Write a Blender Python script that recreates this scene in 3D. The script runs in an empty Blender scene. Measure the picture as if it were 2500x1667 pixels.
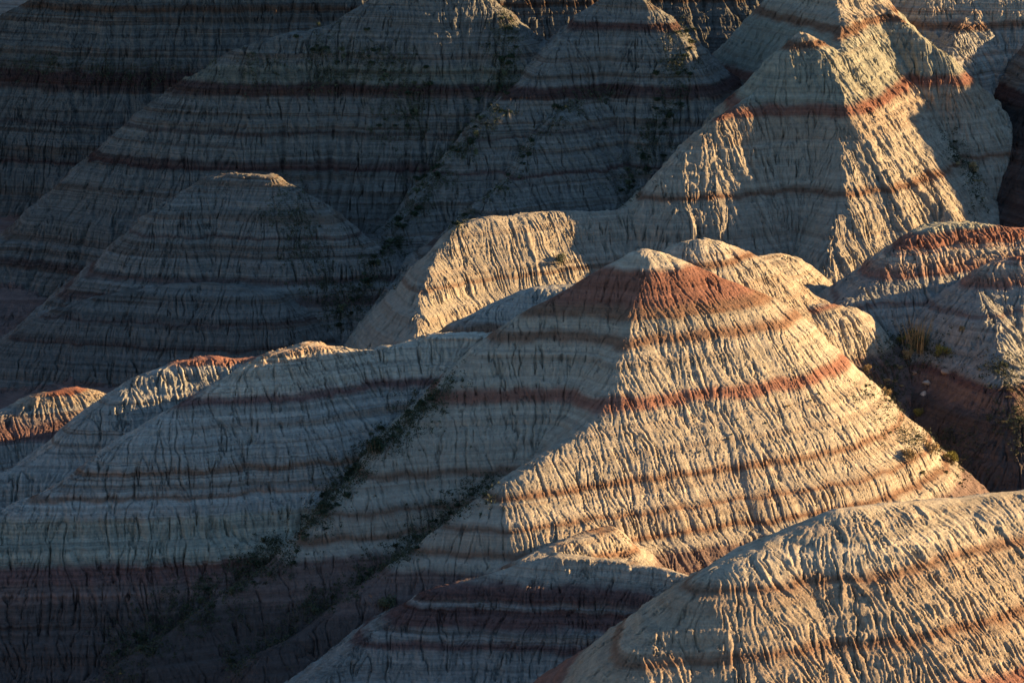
import bpy, math, random, os
import numpy as np
rng = np.random.default_rng(7)
random.seed(7)
QUICK = 0
GS = 0.25 if QUICK else 0.08          # fine grid spacing in metres
sc = bpy.context.scene

# ---------------------------------------------------------------- camera
CAMZ = 120.0
PITCH = math.radians(13.0)
TANW = 0.24                             # full width / distance (150 mm on a 36 mm sensor)
cam_d = bpy.data.cameras.new("camera"); cam = bpy.data.objects.new("camera", cam_d)
sc.collection.objects.link(cam); sc.camera = cam
cam.location = (0, 0, CAMZ); cam.rotation_euler = (math.radians(90) - PITCH, 0, 0)
cam_d.sensor_width = 36; cam_d.lens = 150; cam_d.clip_start = 1; cam_d.clip_end = 20000

# ---------------------------------------------------------------- light
SUN_EL, SUN_AZ = 12.5, 18.0             # elevation; degrees behind the +X direction
sun_dir = (math.cos(math.radians(SUN_EL)) * math.cos(math.radians(SUN_AZ)),
           math.cos(math.radians(SUN_EL)) * math.sin(math.radians(SUN_AZ)), math.sin(math.radians(SUN_EL)))
sd = bpy.data.lights.new("sun", 'SUN'); sun = bpy.data.objects.new("sun", sd)
sc.collection.objects.link(sun)
sd.energy = 5.0; sd.angle = math.radians(0.5); sd.color = (1.0, 0.665, 0.33)
sun.location = (300, 80, 300)
sun.rotation_euler = (math.radians(90 - SUN_EL), 0, math.radians(90 + SUN_AZ))
w = bpy.data.worlds.new("World"); sc.world = w; w.use_nodes = True
nt = w.node_tree; bg = nt.nodes["Background"]
sky = nt.nodes.new("ShaderNodeTexSky"); sky.sky_type = 'NISHITA'; sky.sun_disc = False
sky.sun_elevation = math.radians(SUN_EL); sky.sun_rotation = math.radians(90 - SUN_AZ)
sky.altitude = 800; sky.air_density = 1.0; sky.dust_density = 0.1; sky.ozone_density = 3.0
nt.links.new(sky.outputs[0], bg.inputs[0]); bg.inputs[1].default_value = 0.05
sc.view_settings.view_transform = 'Standard'; sc.view_settings.look = 'None'
sc.view_settings.exposure = 2.0; sc.view_settings.gamma = 1.0

# ---------------------------------------------------------------- helpers
CP, SP = math.cos(PITCH), math.sin(PITCH)
def ray(u, v):                           # (u, v) measured on a 2352 x 1568 copy of the photograph
    xn = (u - 1176) / 2352 * TANW; yn = (784 - v) / 2352 * TANW
    return np.array([xn, CP + yn * SP, -SP + yn * CP])
def P(u, v, Y):
    d = ray(u, v); return d * (Y / d[1]) + np.array([0, 0, CAMZ])

X0, X1, Y0, Y1 = -92.0, 92.0, 276.0, 604.0
CG = 0.5
cxs = np.arange(X0, X1 + .01, CG); cys = np.arange(Y0, Y1 + .01, CG)
fxs = np.arange(X0, X1 - CG, GS); fys = np.arange(Y0, Y1 - CG, GS)
NX, NY = len(fxs), len(fys)

def resize1(n_src, pos):                 # sparse cubic (Catmull-Rom) weights for one axis
    i = np.clip(np.floor(pos).astype(int), 0, n_src - 2); f = pos - i
    idx = np.stack([np.clip(i + k, 0, n_src - 1) for k in (-1, 0, 1, 2)])
    w = np.stack([-.5*f + f*f - .5*f**3, 1 - 2.5*f*f + 1.5*f**3, .5*f + 2*f*f - 1.5*f**3, -.5*f*f + .5*f**3])
    return idx, w
def resize2(a, py, px):
    iy, wy = resize1(a.shape[0], py); ix, wx = resize1(a.shape[1], px)
    t = sum(a[iy[k]] * wy[k][:, None] for k in range(4))
    return sum(t[:, ix[k]] * wx[k][None, :] for k in range(4)).astype(np.float32)
def noise(xs, ys, scale, seed, sy=None):
    sy = sy or scale
    r = np.random.default_rng(seed)
    nx = int((X1 - X0 + 60) / scale) + 8; ny = int((Y1 - Y0 + 60) / sy) + 8
    a = r.standard_normal((ny, nx)).astype(np.float32)
    return resize2(a, (ys - Y0 + 20) / sy + 2, (xs - X0 + 20) / scale + 2)

def floor_z(x, y):
    return 5.5 + np.clip(y - 470, 0, None) * .13 + 0 * x

# ---------------------------------------------------------------- the hills: crest lines (u, v, distance)
HILLS = {}
def hill(key, k, r, *lines, **kw):
    HILLS[key] = dict(k=k, r=r, lines=lines, **kw)

hill('A', .80, 2.0, [(2700,1100,328),(2352,1127,326),(2150,1148,321.5),(2050,1155,318.5),(1950,1165,316),(1880,1190,314.5),(1800,1225,313),
     (1720,1270,310),(1640,1320,307.5),(1560,1400,305),(1480,1470,302),(1400,1560,299.5),(1300,1660,296)])
hill('B', .98, 1.2,
     [(1480,570,400),(1560,600,400),(1700,655,401),(1790,700,403),(1840,745,404),(1900,830,405)],
     [(1480,570,400),(1455,680,395.5),(1440,760,391.8),(1400,900,385.8),(1370,950,383.5),(1280,1030,379),(1160,1105,374),(1060,1190,372),
      (960,1255,370),(900,1310,368),(750,1420,363),(600,1500,359)],
     [(1400,1215,371),(1300,1240,367.5),(1190,1282,364.8)],
     [(1480,570,400),(1330,650,398),(1240,705,396),(1150,760,394),(1080,830,391),(1040,870,389.5),(920,990,384.5),(850,1080,380),(750,1180,375.5),
      (650,1290,371),(540,1360,368),(350,1480,361),(230,1568,357)])
hill('C', .75, 1.5,
     [(1280,1275,363),(1200,1292,362.7),(1080,1335,361.5),(1000,1355,360.5),(900,1420,358.5),(800,1500,355),(700,1568,351)],
     [(1280,1275,363),(1400,1283,362.5),(1500,1300,361),(1620,1330,358.5),(1700,1350,356)])
hill('D', .88, 1.5,
     [(1150,765,399),(1110,765,399),(1010,768,399),(950,782,398),(860,804,397),(800,803,396),(740,790,395),(690,794,394),(630,812,392),(580,832,391),
      (550,860,390),(450,915,387),(380,952,385),(290,1010,382.5),(200,1072,380),(150,1110,378.5),(70,1145,377),(0,1185,375.5),(-100,1230,373),(-250,1300,369)])
hill('D2', .88, 1.5,
     [(640,812,402),(580,822,402),(500,822,401.5),(440,820,401),(400,833,400),(330,860,398),(290,885,396.5),(210,950,394),(150,1010,391.5),
      (60,1070,389),(0,1090,388),(-120,1150,385)])
hill('E', .8, 2.0, [(420,1010,413),(330,960,412),(250,905,412),(200,892,412),(150,889,411),(60,915,409),(0,945,407),(-150,1000,402)])
hill('G', .85, 1.5, [(1400,640,409),(1310,657,409),(1250,655,408.5),(1180,680,408),(1080,730,406),(1010,766,404),(940,805,402)])
hill('H', 1.0, 1.2, [(1470,600,429),(1530,580,430),(1560,556,430.5),(1600,545,431),(1650,555,432),(1720,585,433),(1780,620,434.5),(1850,668,436),(1920,705,437)])
hill('H2', 1.0, 1.0, [(1740,585,456),(1790,580,458),(1830,592,460),(1880,636,463),(1950,690,466)])
hill('I', 1.2, .8, [(1780,715,429),(1830,702,431),(1900,696,433),(1960,706,435),(1985,725,436)])
hill('J', .86, 1.5, [(1880,735,436),(1950,688,441),(2000,640,444),(2040,590,447),(2090,545,450),(2150,515,453),(2200,508,454),(2260,517,455),(2352,525,456),(2550,530,458)],
     [(2700,560,458),(2550,565,452),(2450,575,447),(2352,583,444),(2290,600,443),(2240,640,441),(2290,760,433),(2290,830,427),(2330,950,419)])
hill('K', 1.12, 1.0,
     [(1930,117,516),(1900,110,515.5),(1870,94,514.5),(1845,78,514),(1800,110,512),(1780,150,511),(1750,200,508.5),(1700,240,505.5),(1620,295,501),(1550,370,497),(1500,430,495),(1450,475,493.5),(1400,487,492.5)],
     [(1845,78,514),(1895,130,511.5),(1930,215,507.5),(1935,330,502),(1925,450,495.8),(1900,560,490),(1880,680,484)],
     [(1930,117,516),(1935,60,524),(1925,0,531),(1915,-60,535),(1900,-140,542)],
     [(1925,0,531),(2010,0,537),(2060,45,534),(2110,85,532),(2170,130,530)],
     [(2080,240,518),(2100,300,514),(2130,400,507),(2180,500,500)])
hill('L', 1.12, 1.0, [(1400,487,492.5),(1290,482,491),(1200,490,488),(1080,500,485),(1045,525,483),(1000,580,479),(968,660,473.5),(962,700,471),(955,780,466),(930,850,462)])
hill('O1', .92, 1.5,
     [(1170,60,527),(1110,-10,531),(1050,-50,533),(980,-45,532.5),(900,-30,532),(870,0,531),(830,20,530),(800,45,529),(740,65,528),(650,80,527),(600,95,526),(540,115,525.5),(490,150,524),(430,190,523),(360,240,521.5),
      (290,300,520),(240,350,518.5),(180,400,517),(120,460,515),(60,520,513),(0,560,511),(-120,650,507)])
hill('O2', .90, 1.5,
     [(620,402,496.5),(530,397,498),(480,410,497.5),(420,450,495),(370,480,494),(330,520,493),(250,600,490),(200,640,488.5),(100,720,485.5),(20,780,483),(-100,850,480)],
     [(620,400,497.5),(700,445,495),(800,525,492),(900,610,489)])
hill('O2b', .80, 1.5, [(620,672,481),(520,650,482),(400,652,483),(230,680,483),(120,718,482),(40,770,480),(-60,830,478)])
hill('O3', 1.0, 1.5,
     [(1600,180,519),(1540,70,524),(1470,-5,527.5),(1420,-20,529),(1380,0,528.5),(1340,45,526),(1290,100,522),(1255,151,519),(1222,184,517),(1152,243,513),(1100,300,510),(1055,351,507),(1000,420,503.5),(958,475,500),(900,540,496),(806,637,489),(760,700,484),(720,770,480)])
hill('O4', 1.0, 1.5,
     [(1560,170,526),(1480,185,521),(1422,200,519),(1330,228,515),(1282,265,511),(1230,335,506.5),(1185,405,502),(1131,448,498.5),(1060,510,493),(1000,560,490),(930,640,485)])
hill('O5', .92, 1.5,
     [(2600,-200,592),(1900,-200,582),(1300,-160,572),(800,-130,566),(300,-85,563),(150,-35,562),(0,40,560),(-150,140,557),(-400,320,552)])
hill('P', .9, 1.2, [(2060,-60,560),(2130,-20,556),(2250,0,555),(2352,-20,556),(2500,-40,558)], [(2250,0,555),(2200,60,549),(2180,130,543)])
hill('Q', 1.1, 1.5, [(2470,-60,566),(2400,60,550),(2362,180,537),(2350,300,526),(2350,420,516),(2370,520,506)])

def densify(line, step=.7):
    pts = [P(*p) for p in line]; out = []
    for a, b in zip(pts[:-1], pts[1:]):
        n = max(1, int(np.linalg.norm((b - a)[:2]) / step))
        out += [a + (b - a) * (i / n) for i in range(n)]
    out.append(pts[-1]); out = np.array(out)
    # round the corners of the crest line a little
    for _ in range(2):
        o = out.copy(); o[1:-1] = .25*out[:-2] + .5*out[1:-1] + .25*out[2:]; out = o
    return out

ZB = -8.0
def envelope(h):
    pts = np.concatenate([densify(l) for l in h['lines']])
    k, r = h['k'], h['r']
    z = np.full((len(cys), len(cxs)), ZB, np.float32)
    for p in pts:
        R = (p[2] - ZB) / k + r
        i0, i1 = np.searchsorted(cxs, [p[0] - R, p[0] + R]); j0, j1 = np.searchsorted(cys, [p[1] - R, p[1] + R])
        if i1 <= i0 or j1 <= j0: continue
        dx = cxs[i0:i1][None, :] - p[0]; dy = cys[j0:j1][:, None] - p[1]
        f = p[2] - k * (np.sqrt(dx*dx + dy*dy + r*r) - r)
        np.maximum(z[j0:j1, i0:i1], f, out=z[j0:j1, i0:i1])
    return z

KEYS = ['ground'] + list(HILLS)
H = (floor_z(0*fxs[None, :], fys[:, None]) + 0*fxs[None, :]).astype(np.float32) + .5*noise(fxs, fys, 9, 1)
OWN = np.zeros((NY, NX), np.int8)
DROP = np.zeros((NY, NX), np.float32)
for n, key in enumerate(HILLS, 1):
    z = envelope(HILLS[key])
    rows = np.where((z > ZB + 4).any(1))[0]; cols = np.where((z > ZB + 4).any(0))[0]
    ya, yb = cys[rows[0]], cys[rows[-1]]; xa, xb = cxs[cols[0]], cxs[cols[-1]]
    j0, j1 = np.searchsorted(fys, [ya, yb]); i0, i1 = np.searchsorted(fxs, [xa, xb])
    zz = resize2(z, (fys[j0:j1] - Y0) / CG, (fxs[i0:i1] - X0) / CG)
    m = zz > H[j0:j1, i0:i1]
    H[j0:j1, i0:i1][m] = zz[m]; OWN[j0:j1, i0:i1][m] = n
BASE = H.copy()

def hit(u, v):                            # where the sight line through (u, v) meets the base terrain
    d = ray(u, v); d = d / d[1]
    Y = np.arange(Y0 + 1, Y1 - 2, .25)
    x = d[0] * Y; z = CAMZ + d[2] * Y
    i = np.clip(((x - X0) / GS).astype(int), 0, NX - 1); j = np.clip(((Y - Y0) / GS).astype(int), 0, NY - 1)
    b = BASE[j, i] >= z
    n = int(np.argmax(b)) if b.any() else len(Y) - 1
    return x[n], Y[n], z[n], KEYS[OWN[j[n], i[n]]]
if QUICK:
    pass

# crest (x, y, z) of the ridge beyond the right edge that shades the gullies there
RIDGE = [(108, 508, 20), (110, 520, 29), (112, 536, 44), (116, 552, 47), (130, 595, 46)]
# ---------------------------------------------------------------- erosion detail
def sample(a, x, y):
    return a[np.clip(y, 0, a.shape[0] - 1).astype(np.int32), np.clip(x, 0, a.shape[1] - 1).astype(np.int32)]
def box(a, n):
    for ax in (0, 1):
        c = np.cumsum(np.pad(a, [(n + 1, n) if k == ax else (0, 0) for k in (0, 1)], mode='edge'), axis=ax, dtype=np.float64)
        a = (np.take(c, range(2*n + 1, c.shape[ax]), ax) - np.take(c, range(0, c.shape[ax] - 2*n - 1), ax)) / (2*n + 1)
    return a.astype(np.float32)
sm = box(box(H, int(1.1 / GS)), int(1.1 / GS))
H = H + .75 * np.clip(sm - H, 0, None)                              # washed-down clay rounds the bottoms of the valleys
nb = max(1, int(.5 / GS))
Hb = box(H, nb)
gy, gx = np.gradient(Hb, GS)
gl = np.sqrt(gx*gx + gy*gy) + 1e-3
ga = noise(fxs, fys, 1.6, 11) * .2 + noise(fxs, fys, .6, 12) * .22
ca, sa = np.cos(ga), np.sin(ga)
dx_, dy_ = (gx*ca - gy*sa) / gl, (gx*sa + gy*ca) / gl
II, JJ = np.meshgrid(np.arange(NX, dtype=np.float32), np.arange(NY, dtype=np.float32))
def streak(scale, length, seed):
    """noise drawn out along the line of steepest descent: the furrows running water cuts"""
    src = noise(fxs, fys, scale, seed)
    acc = src.copy(); wt = 1.0
    st = max(1.0, scale * .6 / GS); n = int(length / (st * GS))
    for sgn in (1, -1):
        x, y = II + .5, JJ + .5
        for q in range(n):
            ux, uy = sample(dx_, x, y), sample(dy_, x, y)
            x = x + sgn * st * ux; y = y + sgn * st * uy
            g = 1 - q / n * .6
            acc += g * sample(src, x, y); wt += g * g
    return acc / np.std(acc)
EDGE = np.clip((gl - .12) / .3, 0, 1)
def billow(n, eps):
    return (n*n + eps) ** .38 - .8
huge = streak(3.6, 14, 20)
big = streak(1.5, 8, 21)
mid = streak(.25, 2.6, 22)
fine = streak(.24, 1.8, 23)
knob = noise(fxs, fys, .55, 31)
#            huge  big  ridge crack
per = dict(A=(.12, .05, .7, .6), B=(.4, .06, .22, .75), C=(.8, .6, .5, 1.0), D=(.9, .4, .7, 1.3), D2=(.5, .3, .6, 1.2), E=(.4, .4, .8, 1.0), G=(.3, .2, .4, 1.0),
           K=(.9, 1.4, 1.2, 1.0), L=(.3, .25, .75, .8), J=(.9, .4, 1.0, 1.1), I=(.2, .5, 1.4, 1.0), H=(.3, .2, .5, .9), H2=(.3, .3, .5, .9), O2=(1.0, .5, .8, 1.2), O2b=(.5, .3, .7, 1.2))
def amp(q):
    return box(np.array([per.get(k, (1.6, .7, .9, 1.2))[q] for k in KEYS], np.float32)[OWN], int(1.0 / GS))
patch = np.clip(.9 + .45 * noise(fxs, fys, 7, 51), .35, 1.7)          # some faces are cut deeper than others
# drainage: where the rain of a whole slope gathers it has cut gullies, small ones joining into larger ones
st_ = max(1, int(round(.2 / GS))); FS = GS * st_
f0 = (H + EDGE * (.30 * huge + .12 * big + .10 * mid))[::st_, ::st_].astype(np.float64)
fh, fw = f0.shape
fp = np.pad(f0, 1, constant_values=1e9)
best = np.zeros(f0.shape); rcv = np.arange(f0.size).reshape(f0.shape)
jit = np.random.default_rng(77)
for dj, di in ((0, 1), (0, -1), (1, 0), (-1, 0), (1, 1), (1, -1), (-1, 1), (-1, -1)):
    dd = (f0 - fp[1 + dj:1 + dj + fh, 1 + di:1 + di + fw]) / math.hypot(dj, di) * jit.uniform(.75, 1.25, f0.shape)
    m = dd > best; best[m] = dd[m]
    rcv = np.where(m, np.arange(f0.size).reshape(f0.shape) + dj * fw + di, rcv)
order = np.argsort(-f0.ravel()).tolist(); rl = rcv.ravel().tolist(); acc = [FS * FS] * f0.size
for c in order:
    r_ = rl[c]
    if r_ != c: acc[r_] += acc[c]
acc = np.array(acc, np.float32).reshape(f0.shape)
def blur(a, m):
    n = max(1, int(m / FS)); return box(box(a, n), n)
g1 = blur(((acc > 4) & (acc < 1e9)).astype(np.float32), .2); g2 = blur((acc > 22).astype(np.float32), .45); g3 = blur((acc > 90).astype(np.float32), 1.0)
cut = .45 * np.clip(g1 * 2.2, 0, 1) + .75 * np.clip(g2 * 2.6, 0, 1) + 1.3 * np.clip(g3 * 3.2, 0, 1)
cut = resize2(cut.astype(np.float32), np.minimum(np.arange(NY) / st_, fh - 1.01), np.minimum(np.arange(NX) / st_, fw - 1.01))
crest = np.clip((BASE - box(BASE, int(2.0 / GS))) / .6, 0, 1)          # 1 on the crest lines, 0 on the flanks
H = H + crest * (.13 * noise(fxs, fys, 2.2, 81) + .06 * noise(fxs, fys, .8, 82))
EDGE = EDGE * (1 - .5 * crest)
H = H - EDGE * amp(0) * .8 * cut + EDGE * amp(0) * .30 * billow(huge, .05)
H = H + EDGE * amp(1) * .26 * billow(big, .03)
H = H + EDGE * amp(2) * patch * np.clip(.8 + .55 * knob, .1, 2.2) * .12 * billow(mid, .01) * .9
crk = streak(.52, 5.0, 24)
H = H - EDGE * amp(3) * (.75 * np.exp(-(crk / .12) ** 2) * np.clip(.7 + .5 * patch * knob, .2, 1.4) + .16 * np.exp(-np.abs(fine) / .18) + .18 * np.exp(-np.abs(mid) / .09))
H = H + EDGE * (.03 * knob * amp(2))
# hard and soft beds: ledges
zt = np.arange(-20, 80, .05); r2 = np.random.default_rng(5)
def n1(s, seed):
    r = np.random.default_rng(seed); a = r.standard_normal(int(110 / s) + 8)
    idx, w_ = resize1(len(a), (zt + 25) / s + 2); return sum(a[idx[k]] * w_[k] for k in range(4))
ledge = .13 * n1(1.2, 3) + .055 * n1(.45, 4) + .018 * n1(.22, 6)
H = H + EDGE * np.interp(H + .25 * noise(fxs, fys, 14, 41), zt, ledge).astype(np.float32)
H = H.astype(np.float32)

# ---------------------------------------------------------------- materials
DULL = (.175, .122, .10)
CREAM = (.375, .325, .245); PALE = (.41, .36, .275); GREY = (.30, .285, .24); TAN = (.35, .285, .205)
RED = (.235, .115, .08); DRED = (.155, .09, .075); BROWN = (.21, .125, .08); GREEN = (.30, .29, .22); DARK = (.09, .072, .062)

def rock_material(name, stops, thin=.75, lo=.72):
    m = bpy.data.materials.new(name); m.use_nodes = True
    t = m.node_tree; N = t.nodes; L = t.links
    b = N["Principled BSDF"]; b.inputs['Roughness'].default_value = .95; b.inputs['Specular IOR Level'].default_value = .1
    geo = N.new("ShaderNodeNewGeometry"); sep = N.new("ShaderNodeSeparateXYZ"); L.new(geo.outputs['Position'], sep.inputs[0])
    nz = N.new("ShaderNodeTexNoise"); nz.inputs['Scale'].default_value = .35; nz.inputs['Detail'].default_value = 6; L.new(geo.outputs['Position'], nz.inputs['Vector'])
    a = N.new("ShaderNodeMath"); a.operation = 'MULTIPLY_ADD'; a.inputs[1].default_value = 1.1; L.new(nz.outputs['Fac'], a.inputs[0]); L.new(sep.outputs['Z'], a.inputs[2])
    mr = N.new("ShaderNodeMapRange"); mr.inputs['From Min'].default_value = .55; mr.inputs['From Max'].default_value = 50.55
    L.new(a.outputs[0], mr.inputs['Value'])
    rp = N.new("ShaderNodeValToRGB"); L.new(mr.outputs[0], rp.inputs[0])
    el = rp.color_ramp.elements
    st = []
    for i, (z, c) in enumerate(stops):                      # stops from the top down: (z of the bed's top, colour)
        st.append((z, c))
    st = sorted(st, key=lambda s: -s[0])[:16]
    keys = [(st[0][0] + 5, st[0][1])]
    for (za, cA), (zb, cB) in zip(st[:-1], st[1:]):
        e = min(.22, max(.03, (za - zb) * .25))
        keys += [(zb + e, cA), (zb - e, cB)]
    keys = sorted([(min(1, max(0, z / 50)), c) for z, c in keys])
    while len(el) > 1: el.remove(el[0])
    el[0].position = keys[0][0]; el[0].color = (*keys[0][1], 1)
    for p_, c in keys[1:]:
        e = el.new(p_); e.color = (*c, 1)
    # thin beds
    vm = N.new("ShaderNodeVectorMath"); vm.operation = 'MULTIPLY'; vm.inputs[1].default_value = (.02, .02, 2.9); L.new(geo.outputs['Position'], vm.inputs[0])
    lam = N.new("ShaderNodeTexNoise"); lam.inputs['Scale'].default_value = 1.0; lam.inputs['Detail'].default_value = 5; lam.inputs['Roughness'].default_value = .75; L.new(vm.outputs[0], lam.inputs['Vector'])
    lr = N.new("ShaderNodeMapRange"); lr.inputs['From Min'].default_value = .33; lr.inputs['From Max'].default_value = .67; lr.inputs['To Min'].default_value = lo; lr.inputs['To Max'].default_value = 2 - lo * 1.02; L.new(lam.outputs['Fac'], lr.inputs['Value'])
    mx = N.new("ShaderNodeMix"); mx.data_type = 'RGBA'; mx.blend_type = 'MULTIPLY'; mx.inputs[0].default_value = 1
    L.new(rp.outputs[0], mx.inputs[6]); L.new(lr.outputs[0], mx.inputs[7])
    vb = N.new("ShaderNodeVectorMath"); vb.operation = 'MULTIPLY'; vb.inputs[1].default_value = (.012, .012, 1.25); L.new(geo.outputs['Position'], vb.inputs[0])
    lb = N.new("ShaderNodeTexNoise"); lb.inputs['Detail'].default_value = 4; lb.inputs['Roughness'].default_value = .7; lb.inputs['Scale'].default_value = 1.0; L.new(vb.outputs[0], lb.inputs['Vector'])
    rb = N.new("ShaderNodeMapRange"); rb.inputs['From Min'].default_value = .53; rb.inputs['From Max'].default_value = .60; rb.inputs['To Max'].default_value = thin; L.new(lb.outputs['Fac'], rb.inputs['Value'])
    mb = N.new("ShaderNodeMix"); mb.data_type = 'RGBA'; mb.blend_type = 'MULTIPLY'; L.new(rb.outputs[0], mb.inputs[0]); L.new(mx.outputs[2], mb.inputs[6]); mb.inputs[7].default_value = (.72, .52, .42, 1)
    mx = mb
    # blotches of weathering
    n2 = N.new("ShaderNodeTexNoise"); n2.inputs['Scale'].default_value = 1.3; n2.inputs['Detail'].default_value = 8; n2.inputs['Roughness'].default_value = .7; L.new(geo.outputs['Position'], n2.inputs['Vector'])
    r3 = N.new("ShaderNodeMapRange"); r3.inputs['From Min'].default_value = .3; r3.inputs['From Max'].default_value = .7; r3.inputs['To Min'].default_value = .74; r3.inputs['To Max'].default_value = 1.2; L.new(n2.outputs['Fac'], r3.inputs['Value'])
    m2 = N.new("ShaderNodeMix"); m2.data_type = 'RGBA'; m2.blend_type = 'MULTIPLY'; m2.inputs[0].default_value = 1
    L.new(mx.outputs[2], m2.inputs[6]); L.new(r3.outputs[0], m2.inputs[7])
    L.new(m2.outputs[2], b.inputs['Base Color'])
    # crust
    n3 = N.new("ShaderNodeTexNoise"); n3.inputs['Scale'].default_value = 5; n3.inputs['Detail'].default_value = 5; n3.inputs['Roughness'].default_value = .7; L.new(geo.outputs['Position'], n3.inputs['Vector'])
    ad = N.new("ShaderNodeMath"); ad.operation = 'ADD'; L.new(n3.outputs['Fac'], ad.inputs[0]); L.new(lam.outputs['Fac'], ad.inputs[1])
    bp = N.new("ShaderNodeBump"); bp.inputs['Strength'].default_value = .8; bp.inputs['Distance'].default_value = .18; L.new(ad.outputs[0], bp.inputs['Height'])
    L.new(bp.outputs[0], b.inputs['Normal'])
    return m

BANDS = {
 'A': [(1850,1200,CREAM),(1850,1318,BROWN),(1850,1345,TAN),(1850,1480,BROWN),(1850,1510,TAN),(2300,1545,RED)],
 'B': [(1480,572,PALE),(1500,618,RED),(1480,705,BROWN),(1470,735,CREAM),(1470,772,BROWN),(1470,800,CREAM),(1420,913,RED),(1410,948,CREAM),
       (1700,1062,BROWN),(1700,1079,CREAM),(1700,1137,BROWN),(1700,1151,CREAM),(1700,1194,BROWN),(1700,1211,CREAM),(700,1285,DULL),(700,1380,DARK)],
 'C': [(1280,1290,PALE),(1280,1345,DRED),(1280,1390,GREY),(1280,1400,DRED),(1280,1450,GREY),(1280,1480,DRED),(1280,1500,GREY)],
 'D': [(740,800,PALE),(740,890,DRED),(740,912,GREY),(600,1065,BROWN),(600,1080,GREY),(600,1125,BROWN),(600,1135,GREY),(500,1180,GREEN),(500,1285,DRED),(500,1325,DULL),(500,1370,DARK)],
 'D2':[(440,822,RED),(440,840,GREY)],
 'E': [(150,890,RED),(150,905,TAN),(150,935,GREY),(100,985,DRED),(100,1010,GREY),(100,1030,DRED)],
 'G': [(1250,660,GREY),(1150,745,BROWN),(1150,765,GREY)],
 'H': [(1600,548,PALE),(1620,598,BROWN),(1620,615,CREAM),(1700,645,TAN),(1700,655,CREAM)],
 'H2':[(1790,580,DRED),(1790,590,CREAM)],
 'I': [(1900,698,RED),(1900,712,CREAM),(1960,810,TAN),(1960,830,DULL),(1960,850,GREY)],
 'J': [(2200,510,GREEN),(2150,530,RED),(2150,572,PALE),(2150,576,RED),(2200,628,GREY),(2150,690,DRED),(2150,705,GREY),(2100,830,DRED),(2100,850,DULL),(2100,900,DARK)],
 'K': [(1845,80,CREAM),(1845,95,BROWN),(1870,115,GREEN),(1850,240,RED),(1850,265,TAN),(1990,320,CREAM),(2000,432,BROWN),(2000,446,CREAM)],
 'L': [(1200,500,CREAM),(1100,560,TAN),(1100,570,CREAM),(1100,640,BROWN),(1100,648,CREAM),(1050,738,BROWN),(1050,752,CREAM)],
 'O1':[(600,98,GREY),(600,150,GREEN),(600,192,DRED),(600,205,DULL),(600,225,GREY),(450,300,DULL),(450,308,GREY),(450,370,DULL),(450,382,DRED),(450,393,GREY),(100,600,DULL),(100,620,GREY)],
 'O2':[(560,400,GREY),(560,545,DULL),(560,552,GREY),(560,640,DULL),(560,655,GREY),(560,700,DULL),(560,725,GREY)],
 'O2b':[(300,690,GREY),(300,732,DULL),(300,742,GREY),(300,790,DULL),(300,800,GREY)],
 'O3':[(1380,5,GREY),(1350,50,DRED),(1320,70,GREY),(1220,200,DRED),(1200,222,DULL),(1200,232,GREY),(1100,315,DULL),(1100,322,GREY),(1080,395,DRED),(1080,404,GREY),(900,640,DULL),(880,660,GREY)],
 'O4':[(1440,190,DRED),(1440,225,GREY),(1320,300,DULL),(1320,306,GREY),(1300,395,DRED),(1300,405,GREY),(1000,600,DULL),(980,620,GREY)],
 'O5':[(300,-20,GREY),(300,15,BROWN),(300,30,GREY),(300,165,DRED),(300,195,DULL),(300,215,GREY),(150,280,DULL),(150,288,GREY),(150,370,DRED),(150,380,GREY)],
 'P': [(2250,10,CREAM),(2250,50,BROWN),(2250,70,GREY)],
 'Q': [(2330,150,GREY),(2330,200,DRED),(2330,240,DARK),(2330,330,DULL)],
}
CAT = {'ground': 'ground'}
mats = {}
for key in KEYS:
    st = []
    for u, v, c in BANDS.get(key, []):
        x, y, z, o = hit(u, v)
        if 1: print('band', key, u, v, round(float(z), 2), o)
        st.append((float(z), c))
    if not st: st = [(30., GREY), (20., DARK)] if key != 'ground' else [(12., DULL), (5., DARK)]
    shade_f = {'O1': .52, 'O2': .62, 'O2b': .5, 'O3': .6, 'O4': .64, 'O5': .42, 'Q': .45, 'D': 1.12, 'D2': 1.05, 'G': 1.15, 'C': .9, 'K': .88, 'L': .9}.get(key, 1)  # depth of shade put into the rock colour, hill by hill
    st = [(z_, tuple(shade_f * c for c in c_)) for z_, c_ in st]
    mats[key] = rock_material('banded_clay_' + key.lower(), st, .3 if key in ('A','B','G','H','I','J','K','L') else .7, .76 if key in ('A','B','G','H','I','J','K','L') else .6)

# ---------------------------------------------------------------- meshes, one per hill
def grid_mesh(name, own_id, FO, keep, mat):
    f = np.nonzero((FO == own_id) & keep)
    if len(f[0]) == 0: return None
    a = f[0] * NX + f[1]
    q = np.stack([a, a + 1, a + NX + 1, a + NX], 1)
    used = np.zeros(NX * NY, bool); used[q.ravel()] = True
    vi = np.nonzero(used)[0]; rm = np.cumsum(used) - 1
    co = np.empty((len(vi), 3), np.float32)
    co[:, 0] = fxs[vi % NX]; co[:, 1] = fys[vi // NX]; co[:, 2] = H.ravel()[vi]
    me = bpy.data.meshes.new(name)
    me.vertices.add(len(vi)); me.vertices.foreach_set('co', co.ravel())
    me.loops.add(q.size); me.loops.foreach_set('vertex_index', rm[q].astype(np.int32).ravel())
    me.polygons.add(len(q)); me.polygons.foreach_set('loop_start', np.arange(0, q.size, 4, dtype=np.int32))
    me.update(calc_edges=True); me.shade_smooth()
    me.materials.append(mat)
    o = bpy.data.objects.new(name, me); sc.collection.objects.link(o)
    return o
FO = OWN[:-1, :-1]
keep = np.abs(fxs[None, :-1]) < (.125 * fys[:-1, None] + 14)
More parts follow.
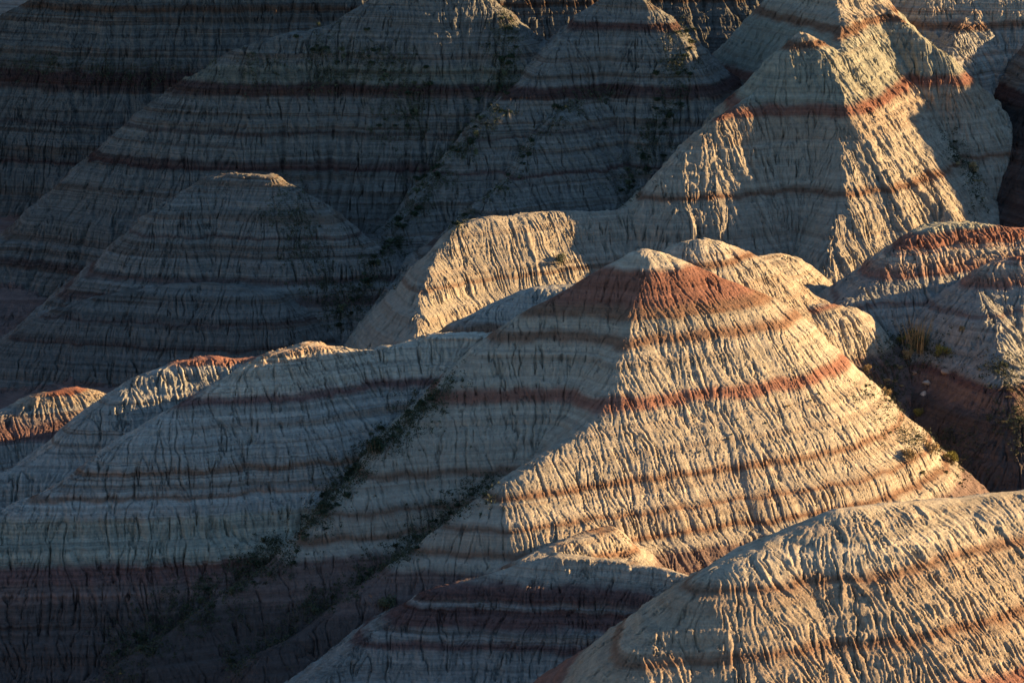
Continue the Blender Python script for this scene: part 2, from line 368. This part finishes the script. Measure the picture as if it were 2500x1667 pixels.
LAB = {
 'ground': ('ground', 'dark clay gully floor between the banded hills', 'ground'),
 'A': ('hill', 'sunlit cream hillside with brown bands filling the lower right corner', 'hill'),
 'B': ('hill', 'large pointed central cone with red cap, left half in shade', 'hill'),
 'C': ('hill', 'low shaded mound with dark maroon bands at the bottom centre', 'hill'),
 'D': ('ridge', 'long grey banded ridge in shade left of the central cone', 'ridge'),
 'D2': ('ridge', 'shaded ridge with a small sunlit red crest behind the long grey ridge', 'ridge'),
 'E': ('hill', 'small sunlit red-topped knob at the left border', 'hill'),
 'G': ('hill', 'blue shaded shoulder directly behind the left slope of the central cone', 'hill'),
 'H': ('hill', 'rounded sunlit cream hill with a brown band just behind the cone top', 'hill'),
 'H2': ('hill', 'small low sunlit hill between the rounded cream hill and the red-capped hill', 'hill'),
 'I': ('hill', 'small sunlit knob with rough face at the right shoulder of the cone', 'hill'),
 'J': ('hill', 'broad hill with thick red cap at the right border, shaded below', 'hill'),
 'K': ('hill', 'tall far pyramid peak with a sunlit right face and fluted front', 'peak'),
 'L': ('ridge', 'flat-topped sunlit shoulder running left from the foot of the far peak', 'ridge'),
 'O1': ('ridge', 'big dark spur with red bands at the upper left', 'ridge'),
 'O2': ('ridge', 'rounded grey shaded spur in front of the big upper left spur', 'ridge'),
 'O2b': ('ridge', 'low dark bench at the foot of the rounded grey spur on the left', 'ridge'),
 'O3': ('ridge', 'long shaded spur coming down from the top centre', 'ridge'),
 'O4': ('ridge', 'short shaded spur just left of the far pyramid peak', 'ridge'),
 'O5': ('cliff', 'darkest banded cliff behind everything along the top edge', 'cliff'),
 'P': ('hill', 'half lit hill at the top right behind the far peak', 'hill'),
 'Q': ('cliff', 'near black slope at the upper right border', 'cliff'),
}
for n, key in enumerate(KEYS):
    nm, lab, ct = LAB[key]
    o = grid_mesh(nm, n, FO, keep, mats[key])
    if o: o['kind'] = 'structure'; o['label'] = lab; o['category'] = ct

# ---------------------------------------------------------------- shrubs, grass and stones
def plain_mat(name, col, var=.35, rough=.9):
    m = bpy.data.materials.new(name); m.use_nodes = True; t = m.node_tree; b = t.nodes["Principled BSDF"]
    b.inputs['Roughness'].default_value = rough; b.inputs['Specular IOR Level'].default_value = .15
    oi = t.nodes.new("ShaderNodeTexNoise"); oi.inputs['Scale'].default_value = 2.2; oi.inputs['Detail'].default_value = 3
    g = t.nodes.new("ShaderNodeNewGeometry"); t.links.new(g.outputs['Position'], oi.inputs['Vector'])
    r = t.nodes.new("ShaderNodeMapRange"); r.inputs['From Min'].default_value = .3; r.inputs['From Max'].default_value = .7
    r.inputs['To Min'].default_value = 1 - var; r.inputs['To Max'].default_value = 1 + var; t.links.new(oi.outputs['Fac'], r.inputs['Value'])
    x = t.nodes.new("ShaderNodeMix"); x.data_type = 'RGBA'; x.blend_type = 'MULTIPLY'; x.inputs[0].default_value = 1
    x.inputs[6].default_value = (*col, 1); t.links.new(r.outputs[0], x.inputs[7]); t.links.new(x.outputs[2], b.inputs['Base Color'])
    return m
M_DARK = plain_mat('juniper_leaf', (.035, .05, .028)); M_SAGE = plain_mat('sage_leaf', (.10, .115, .065))
M_GOLD = plain_mat('yellow_leaf', (.22, .20, .05)); M_DRY = plain_mat('dry_stalk', (.34, .25, .12)); M_WOOD = plain_mat('shrub_wood', (.12, .085, .055))
M_STONE = plain_mat('stone', (.34, .24, .17)); M_PALE = plain_mat('pale_stone', (.46, .40, .32))

def mesh_from(name, verts, faces, mat):
    me = bpy.data.meshes.new(name); me.from_pydata(verts, [], faces); me.materials.append(mat); return me
def leaves(name, n, r, h, size, seed, mat, lobes=5):
    """leaf-sized faces gathered in clumps through the volume of a bush"""
    R = random.Random(seed); V = []; F = []
    cen = [(R.uniform(-.6, .6) * r, R.uniform(-.6, .6) * r, R.uniform(.3, .85) * h, R.uniform(.35, .6)) for _ in range(lobes)]
    for _ in range(n):
        cx, cy, cz, cr = R.choice(cen)
        th, ph = R.uniform(0, 6.283), math.acos(R.uniform(-1, 1)); q = cr * R.random() ** .4
        p = [cx + r*q*math.sin(ph)*math.cos(th), cy + r*q*math.sin(ph)*math.sin(th), max(.02, cz + h*.7*q*math.cos(ph))]
        a = [R.gauss(0, 1) for _ in range(3)]; b = [R.gauss(0, 1) for _ in range(3)]
        la = size / math.sqrt(sum(x*x for x in a)); lb = size * .5 / math.sqrt(sum(x*x for x in b))
        k = len(V)
        for sa, sb in ((-1, 0), (0, -1), (1, 0), (0, 1)):
            V.append([p[i] + a[i]*la*sa + b[i]*lb*sb for i in range(3)])
        F.append((k, k+1, k+2, k+3))
    return mesh_from(name, V, F, mat)
def stalks(name, n, r, h, wd, seed, mat, lean=.35):
    R = random.Random(seed); V = []; F = []
    for _ in range(n):
        x, y = R.gauss(0, r*.4), R.gauss(0, r*.4); hh = h * R.uniform(.6, 1.1); dx, dy = x/r*lean*hh + R.gauss(0, .06), y/r*lean*hh + R.gauss(0, .06)
        k = len(V)
        for (t, ww) in ((-.08, wd), (.5, wd*.75), (1, wd*.2)):
            for q in range(3):
                an = q * 2.094
                V.append((x + dx*t*t + ww*math.cos(an), y + dy*t*t + ww*math.sin(an), hh*t))
        for lv in (0, 3):
            for q in range(3):
                F.append((k+lv+q, k+lv+(q+1) % 3, k+lv+3+(q+1) % 3, k+lv+3+q))
        F.append((k+6, k+7, k+8))
    return mesh_from(name, V, F, mat)
def stone_mesh(name, seed, mat):
    import bmesh
    R = random.Random(seed); bm = bmesh.new(); bmesh.ops.create_icosphere(bm, subdivisions=2, radius=1)
    cuts = [([R.gauss(0, 1) for _ in range(3)], R.uniform(.55, .85)) for _ in range(9)]
    for v in bm.verts:
        for nrm, d in cuts:
            l = math.sqrt(sum(c*c for c in nrm)); dt = sum(v.co[i]*nrm[i]/l for i in range(3))
            if dt > d:
                for i in range(3): v.co[i] -= nrm[i]/l*(dt - d)
        v.co.x *= 1.2; v.co.z *= .7
    me = bpy.data.meshes.new(name); bm.to_mesh(me); bm.free(); me.materials.append(mat); return me

def ground_z(x, y):
    i = (x - fxs[0]) / GS; j = (y - fys[0]) / GS; i = min(max(i, 1), NX - 3); j = min(max(j, 1), NY - 3)
    i0, j0 = int(i), int(j)
    return float(H[j0:j0+2, i0:i0+2].mean())
def put(root, u, v, sink=.05):
    x, y, z, o = hit(u, v)
    root.location = (x, y, ground_z(x, y) - sink)
def tagged(o, label, cat, group=None):
    o['label'] = label; o['category'] = cat
    if group: o['group'] = group
    return o
def shrub(label, u, v, s, foliage_mat, seed, group=None, dry=False, cat='shrub', name='shrub'):
    root = bpy.data.objects.new(name, None); sc.collection.objects.link(root)
    put(root, u, v); root.scale = (s, s, s); root.rotation_euler = (0, 0, seed * 1.7)
    parts = [('foliage', leaves('foliage', 420, .55, .75, .075, seed, foliage_mat)), ('twigs', stalks('twigs', 22, .5, .7, .016, seed + 1, M_WOOD, .6))]
    if dry: parts.append(('dry_stalks', stalks('dry_stalks', 70, .5, 1.25, .017, seed + 2, M_DRY, .3)))
    for nm, me in parts:
        c = bpy.data.objects.new(nm, me); sc.collection.objects.link(c); c.parent = root
    return tagged(root, label, cat, group)

NAMED = [
 ('tall clump of yellow-green brush with dry upright stalks in the right gully', 2108, 800, 2.6, M_SAGE, 3, True),
 ('bright yellow-green bush just right of the tall dry-stalked clump', 2165, 812, 1.6, M_GOLD, 5, False),
 ('small yellow-green bush at the left foot of the tall dry-stalked clump', 2070, 790, 1.2, M_GOLD, 7, False),
 ('tawny round bush below the tall dry-stalked clump, above the red stones', 2082, 838, 1.4, M_DRY, 9, False),
 ('lone yellow bush beside the lower right edge of the central cone', 2108, 962, 1.2, M_GOLD, 11, False),
 ('green-yellow bush at the bottom of the right gully near the foreground hill', 2182, 1058, 1.5, M_GOLD, 13, False),
 ('small orange-tinted bush alone on the shaded wall right of the tall clump', 2205, 768, .8, M_DRY, 15, False),
 ('golden bush at the lower right foot of the far peak', 2232, 395, 1.6, M_DRY, 17, False),
 ('brown brush clump on the sunlit lower right edge of the central cone', 2090, 1060, 1.8, M_DRY, 19, False),
 ('tawny bush on the edge of the cone above the lower brush clump', 2140, 1042, 1.5, M_DRY, 21, False),
 ('spiky dry tuft breaking the skyline of the cone at its right edge', 2038, 912, 1.0, M_DRY, 23, False),
 ('brown bush beside the red knob right of the central cone', 1990, 862, 1.2, M_DRY, 25, False),
 ('olive bush under the flat lit shoulder behind the central cone', 1290, 608, 1.5, M_SAGE, 27, False),
 ('dark green bush in the gully left of the cone, largest of its thicket', 868, 1040, 2.2, M_DARK, 29, False),
 ('pale sage bush at the bottom between the two lower spurs', 880, 1405, 1.8, M_SAGE, 31, False),
]
for lab, u, v, s_, m_, sd_, dry in NAMED: shrub(lab, u, v, s_, m_, sd_, dry=dry)

RED_STONES = [('large red-brown stone with a pale face below the tall dry-stalked clump', 2172, 862, .55, M_STONE), ('long pale stone leaning left of the large red-brown stone', 2130, 868, .6, M_PALE),
              ('small red stone at the upper left of the stone cluster', 2100, 858, .32, M_STONE), ('flat pale slab below the stone cluster in the right gully', 2120, 900, .5, M_PALE)]
for n_, (lab, u, v, s_, m_) in enumerate(RED_STONES):
    o = bpy.data.objects.new('stone', stone_mesh('stone', 50 + n_, m_)); sc.collection.objects.link(o); put(o, u, v, .1)
    o.scale = (s_, s_, s_ * .9); o.rotation_euler = (.2, .3, n_ * 1.3); tagged(o, lab, 'stone')

BUSH = [leaves('bush_a', 260, .55, .6, .10, 61, M_DARK), leaves('bush_b', 260, .6, .5, .10, 62, M_DARK, 4), leaves('bush_c', 240, .5, .6, .09, 63, M_SAGE, 4),
        leaves('bush_d', 220, .6, .45, .10, 64, M_DRY, 3)]
def scatter(line, n, spread, label, group, kinds, smin, smax, seed):
    R = random.Random(seed); L = []
    for a, b in zip(line[:-1], line[1:]):
        L.append((math.hypot(b[0]-a[0], b[1]-a[1]), a, b))
    tot = sum(l[0] for l in L)
    for _ in range(n):
        t = R.uniform(0, tot)
        for l, a, b in L:
            if t <= l: break
            t -= l
        u = a[0] + (b[0]-a[0]) * t / l + R.gauss(0, spread); v = a[1] + (b[1]-a[1]) * t / l + R.gauss(0, spread * .7)
        if not (4 < u < 2348 and 4 < v < 1564): continue
        o = bpy.data.objects.new('shrub', BUSH[R.choice(kinds)]); sc.collection.objects.link(o)
        put(o, u, v); q = R.uniform(smin, smax) * .68; o.scale = (q, q, q * R.uniform(.7, 1.1)); o.rotation_euler = (0, 0, R.uniform(0, 6.28))
        tagged(o, label, 'shrub', group)
D_ = [0, 0, 1, 1, 2]; S_ = [0, 1, 2, 2]; W_ = [3, 3, 2, 1]
scatter([(1170,15),(1165,130),(1130,250),(1060,335),(980,420),(900,560),(820,680),(775,740)], 64, 20, 'dark shrub in the long shaded ravine behind the lit shoulder', 'shrubs in the long back ravine', D_, .9, 2.1, 1)
scatter([(700,110),(800,130),(900,150),(960,260),(880,300)], 34, 32, 'dark shrub on the shaded upper face of the far left spur', 'shrubs on the far left spur', D_, .8, 1.7, 2)
scatter([(1420,205),(1330,240),(1250,300),(1150,440),(1050,520)], 18, 14, 'dark shrub in the fold between the two spurs left of the far peak', 'shrubs between the far spurs', D_, .8, 1.6, 3)
scatter([(1570,60),(1550,200),(1500,350),(1425,450)], 30, 22, 'dark shrub in the shaded gully at the left foot of the far peak', 'shrubs left of the far peak', D_, .9, 1.9, 4)
scatter([(1040,885),(960,945),(870,1025),(800,1100),(730,1180),(680,1240)], 34, 16, 'dark shrub in the gully between the central cone and the long grey ridge', 'shrubs in the gully left of the cone', D_, .7, 1.5, 5)
scatter([(680,1240),(600,1300),(500,1370),(380,1440),(260,1530)], 26, 24, 'dim shrub low in the gully at the lower left', 'shrubs in the lower left gully', S_, .7, 1.4, 6)
scatter([(1150,1105),(1040,1180),(920,1275),(850,1320),(760,1380),(640,1460),(520,1545)], 34, 11, 'low sage shrub along the crease between two lower spurs of the cone', 'shrubs along the lower spur crease', S_, .6, 1.2, 7)
scatter([(2060,860),(2000,900),(2100,1000),(2180,1030),(2230,1090),(2110,1080)], 22, 26, 'low brush on the slope at the right foot of the central cone', 'brush at the right foot of the cone', W_, .5, 1.1, 8)
scatter([(2260,830),(2330,900),(2340,1000)], 14, 20, 'brown brush on the slope at the right border below the red hill', 'brush below the red hill', W_, .5, 1.1, 9)
scatter([(2180,330),(2230,400),(2250,480)], 14, 12, 'tawny brush along the right edge of the far peak', 'brush on the right edge of the far peak', W_, .7, 1.4, 10)
scatter([(1530,1045),(1640,1020),(1880,905),(1900,1000)], 12, 18, 'tiny olive tuft on the sunlit face of the central cone', 'tufts on the lit face of the cone', [2, 2, 3], .35, .6, 11)

# the fine growth between the shrubs, too much to count
def cover(line, n, spread, seed, size, V, F):
    R = random.Random(seed); L = [(math.hypot(b[0]-a[0], b[1]-a[1]), a, b) for a, b in zip(line[:-1], line[1:])]; tot = sum(l[0] for l in L)
    for _ in range(int(n / 2.6)):
        t = R.uniform(0, tot)
        for l, a, b in L:
            if t <= l: break
            t -= l
        u = a[0] + (b[0]-a[0])*t/l + R.gauss(0, spread * .8); v = a[1] + (b[1]-a[1])*t/l + R.gauss(0, spread * .8)
        x, y, z, o = hit(u, v)
        sp_ = R.uniform(.3, 1.1)
        for q in range(R.randint(3, 15)):
            px, py = x + R.gauss(0, sp_), y + R.gauss(0, sp_); pz = ground_z(px, py); w_, h_ = size * R.uniform(.5, 1.2), size * R.uniform(.5, 1.5)
            for m in range(9):
                a_ = R.uniform(0, 6.28); r_ = w_ * R.random(); cx, cy, cz = px + r_*math.cos(a_), py + r_*math.sin(a_), pz + R.uniform(0, h_)
                k = len(V); 
                for _v in range(3): V.append((cx + R.gauss(0, .07), cy + R.gauss(0, .07), cz + R.gauss(0, .07)))
                F.append((k, k+1, k+2))
V, F = [], []
for ln, n, sp in (([(1170,15),(1165,130),(1130,250),(1060,335),(980,420),(900,560),(820,680),(775,740)], 520, 24), ([(700,110),(800,130),(900,150),(960,260),(880,300)], 300, 34),
                  ([(500,150),(620,160),(760,200)], 90, 22), ([(0,150),(150,160),(320,170),(420,165)], 160, 12), ([(1420,205),(1330,240),(1250,300),(1150,440),(1050,520)], 160, 14),
                  ([(1570,60),(1550,200),(1500,350),(1425,450)], 240, 24), ([(1040,885),(960,945),(870,1025),(800,1100),(730,1180),(680,1240)], 380, 20),
                  ([(680,1240),(600,1300),(500,1370),(380,1440),(260,1530)], 380, 34), ([(1150,1105),(1040,1180),(920,1275),(850,1320),(760,1380),(640,1460),(520,1545)], 320, 13),
                  ([(2060,860),(2000,900),(2100,1000),(2180,1030),(2230,1090)], 200, 26), ([(2260,830),(2330,900),(2340,1000)], 160, 30), ([(2180,330),(2230,400),(2250,480)], 90, 12),
                  ([(2050,800),(2160,820)], 90, 26), ([(640,440),(700,560),(740,680)], 160, 34)):
    cover(ln, n, sp, n + len(V), .42, V, F)
me = mesh_from('ground_cover', V, F, plain_mat('scrub', (.06, .068, .04), .6)); gc = bpy.data.objects.new('ground_cover', me); sc.collection.objects.link(gc)
gc['kind'] = 'stuff'; gc['label'] = 'fine dark scrub growing in the gullies and folds'; gc['category'] = 'ground cover'

# ---------------------------------------------------------------- the country all round, outside the picture
oxs = np.arange(-420, 421, 4.0); oys = np.arange(60, 1001, 4.0)
OX, OY = np.meshgrid(oxs, oys)
cx_ = np.clip(OX, X0 + 1, fxs[-1] - 1); cy_ = np.clip(OY, Y0 + 1, fys[-1] - 1)
ed = sample(BASE, (cx_ - X0) / GS, (cy_ - Y0) / GS)
dist = np.hypot(OX - cx_, OY - cy_)
def wide(scale, seed):
    r = np.random.default_rng(seed); a = r.standard_normal((int(1000 / scale) + 8, int(900 / scale) + 8))
    return resize2(a, (oys - 40) / scale + 2, (oxs + 440) / scale + 2)
gen = 10 + 24 * (1 - np.abs(wide(60, 71)) * 1.1).clip(-.4, 1) + 5 * wide(18, 72) + 1.5 * wide(8, 73)
t_ = np.clip(dist / 45, 0, 1); t_ = t_ * t_ * (3 - 2 * t_)
OZ = ed * (1 - t_) + np.minimum(gen, 20 + .05 * OY) * t_
for a_, b_ in zip(RIDGE[:-1], RIDGE[1:]):
    for f in np.linspace(0, 1, 12):
        p = [a_[k] * (1 - f) + b_[k] * f for k in range(3)]
        OZ = np.maximum(OZ, p[2] - .9 * np.hypot(OX - p[0], OY - p[1]))
ins = (np.abs(OX) < .125 * OY + 11) & (OY > Y0 + 5) & (OY < fys[-1] - 5)
OZ = np.where(ins, OZ - 3, OZ - .3 * (dist < 1))
q_ = (np.arange(len(oys) - 1)[:, None] * len(oxs) + np.arange(len(oxs) - 1)[None, :])
kill = (np.abs(OX) < .125 * OY + 6) & (OY > Y0 + 10) & (OY < fys[-1] - 10)
qk = ~(kill[:-1, :-1] & kill[1:, 1:] & kill[:-1, 1:] & kill[1:, :-1])
q_ = q_[qk]; q_ = np.stack([q_, q_ + 1, q_ + len(oxs) + 1, q_ + len(oxs)], 1)
me = bpy.data.meshes.new('terrain')
me.vertices.add(OX.size); me.vertices.foreach_set('co', np.stack([OX, OY, OZ], -1).astype(np.float32).ravel())
me.loops.add(q_.size); me.loops.foreach_set('vertex_index', q_.astype(np.int32).ravel())
me.polygons.add(len(q_)); me.polygons.foreach_set('loop_start', np.arange(0, q_.size, 4, dtype=np.int32))
me.update(calc_edges=True); me.shade_smooth()
me.materials.append(rock_material('terrain_clay', [(45, GREEN), (34, RED), (30, GREY), (24, BROWN), (22, GREY), (12, DRED), (8, DARK)]))
terr = bpy.data.objects.new('terrain', me); sc.collection.objects.link(terr)
terr['kind'] = 'structure'; terr['label'] = 'badlands country stretching away outside the banded hills'; terr['category'] = 'terrain'
# a flat plain to the horizon
me = bpy.data.meshes.new('plain'); R_ = 9000
me.from_pydata([(-R_, -R_, -12), (R_, -R_, -12), (R_, R_, -12), (-R_, R_, -12)], [], [(0, 1, 2, 3)])
me.materials.append(mats['ground']); pl = bpy.data.objects.new('plain', me); sc.collection.objects.link(pl)
pl['kind'] = 'structure'; pl['label'] = 'flat clay plain reaching to the horizon'; pl['category'] = 'plain'
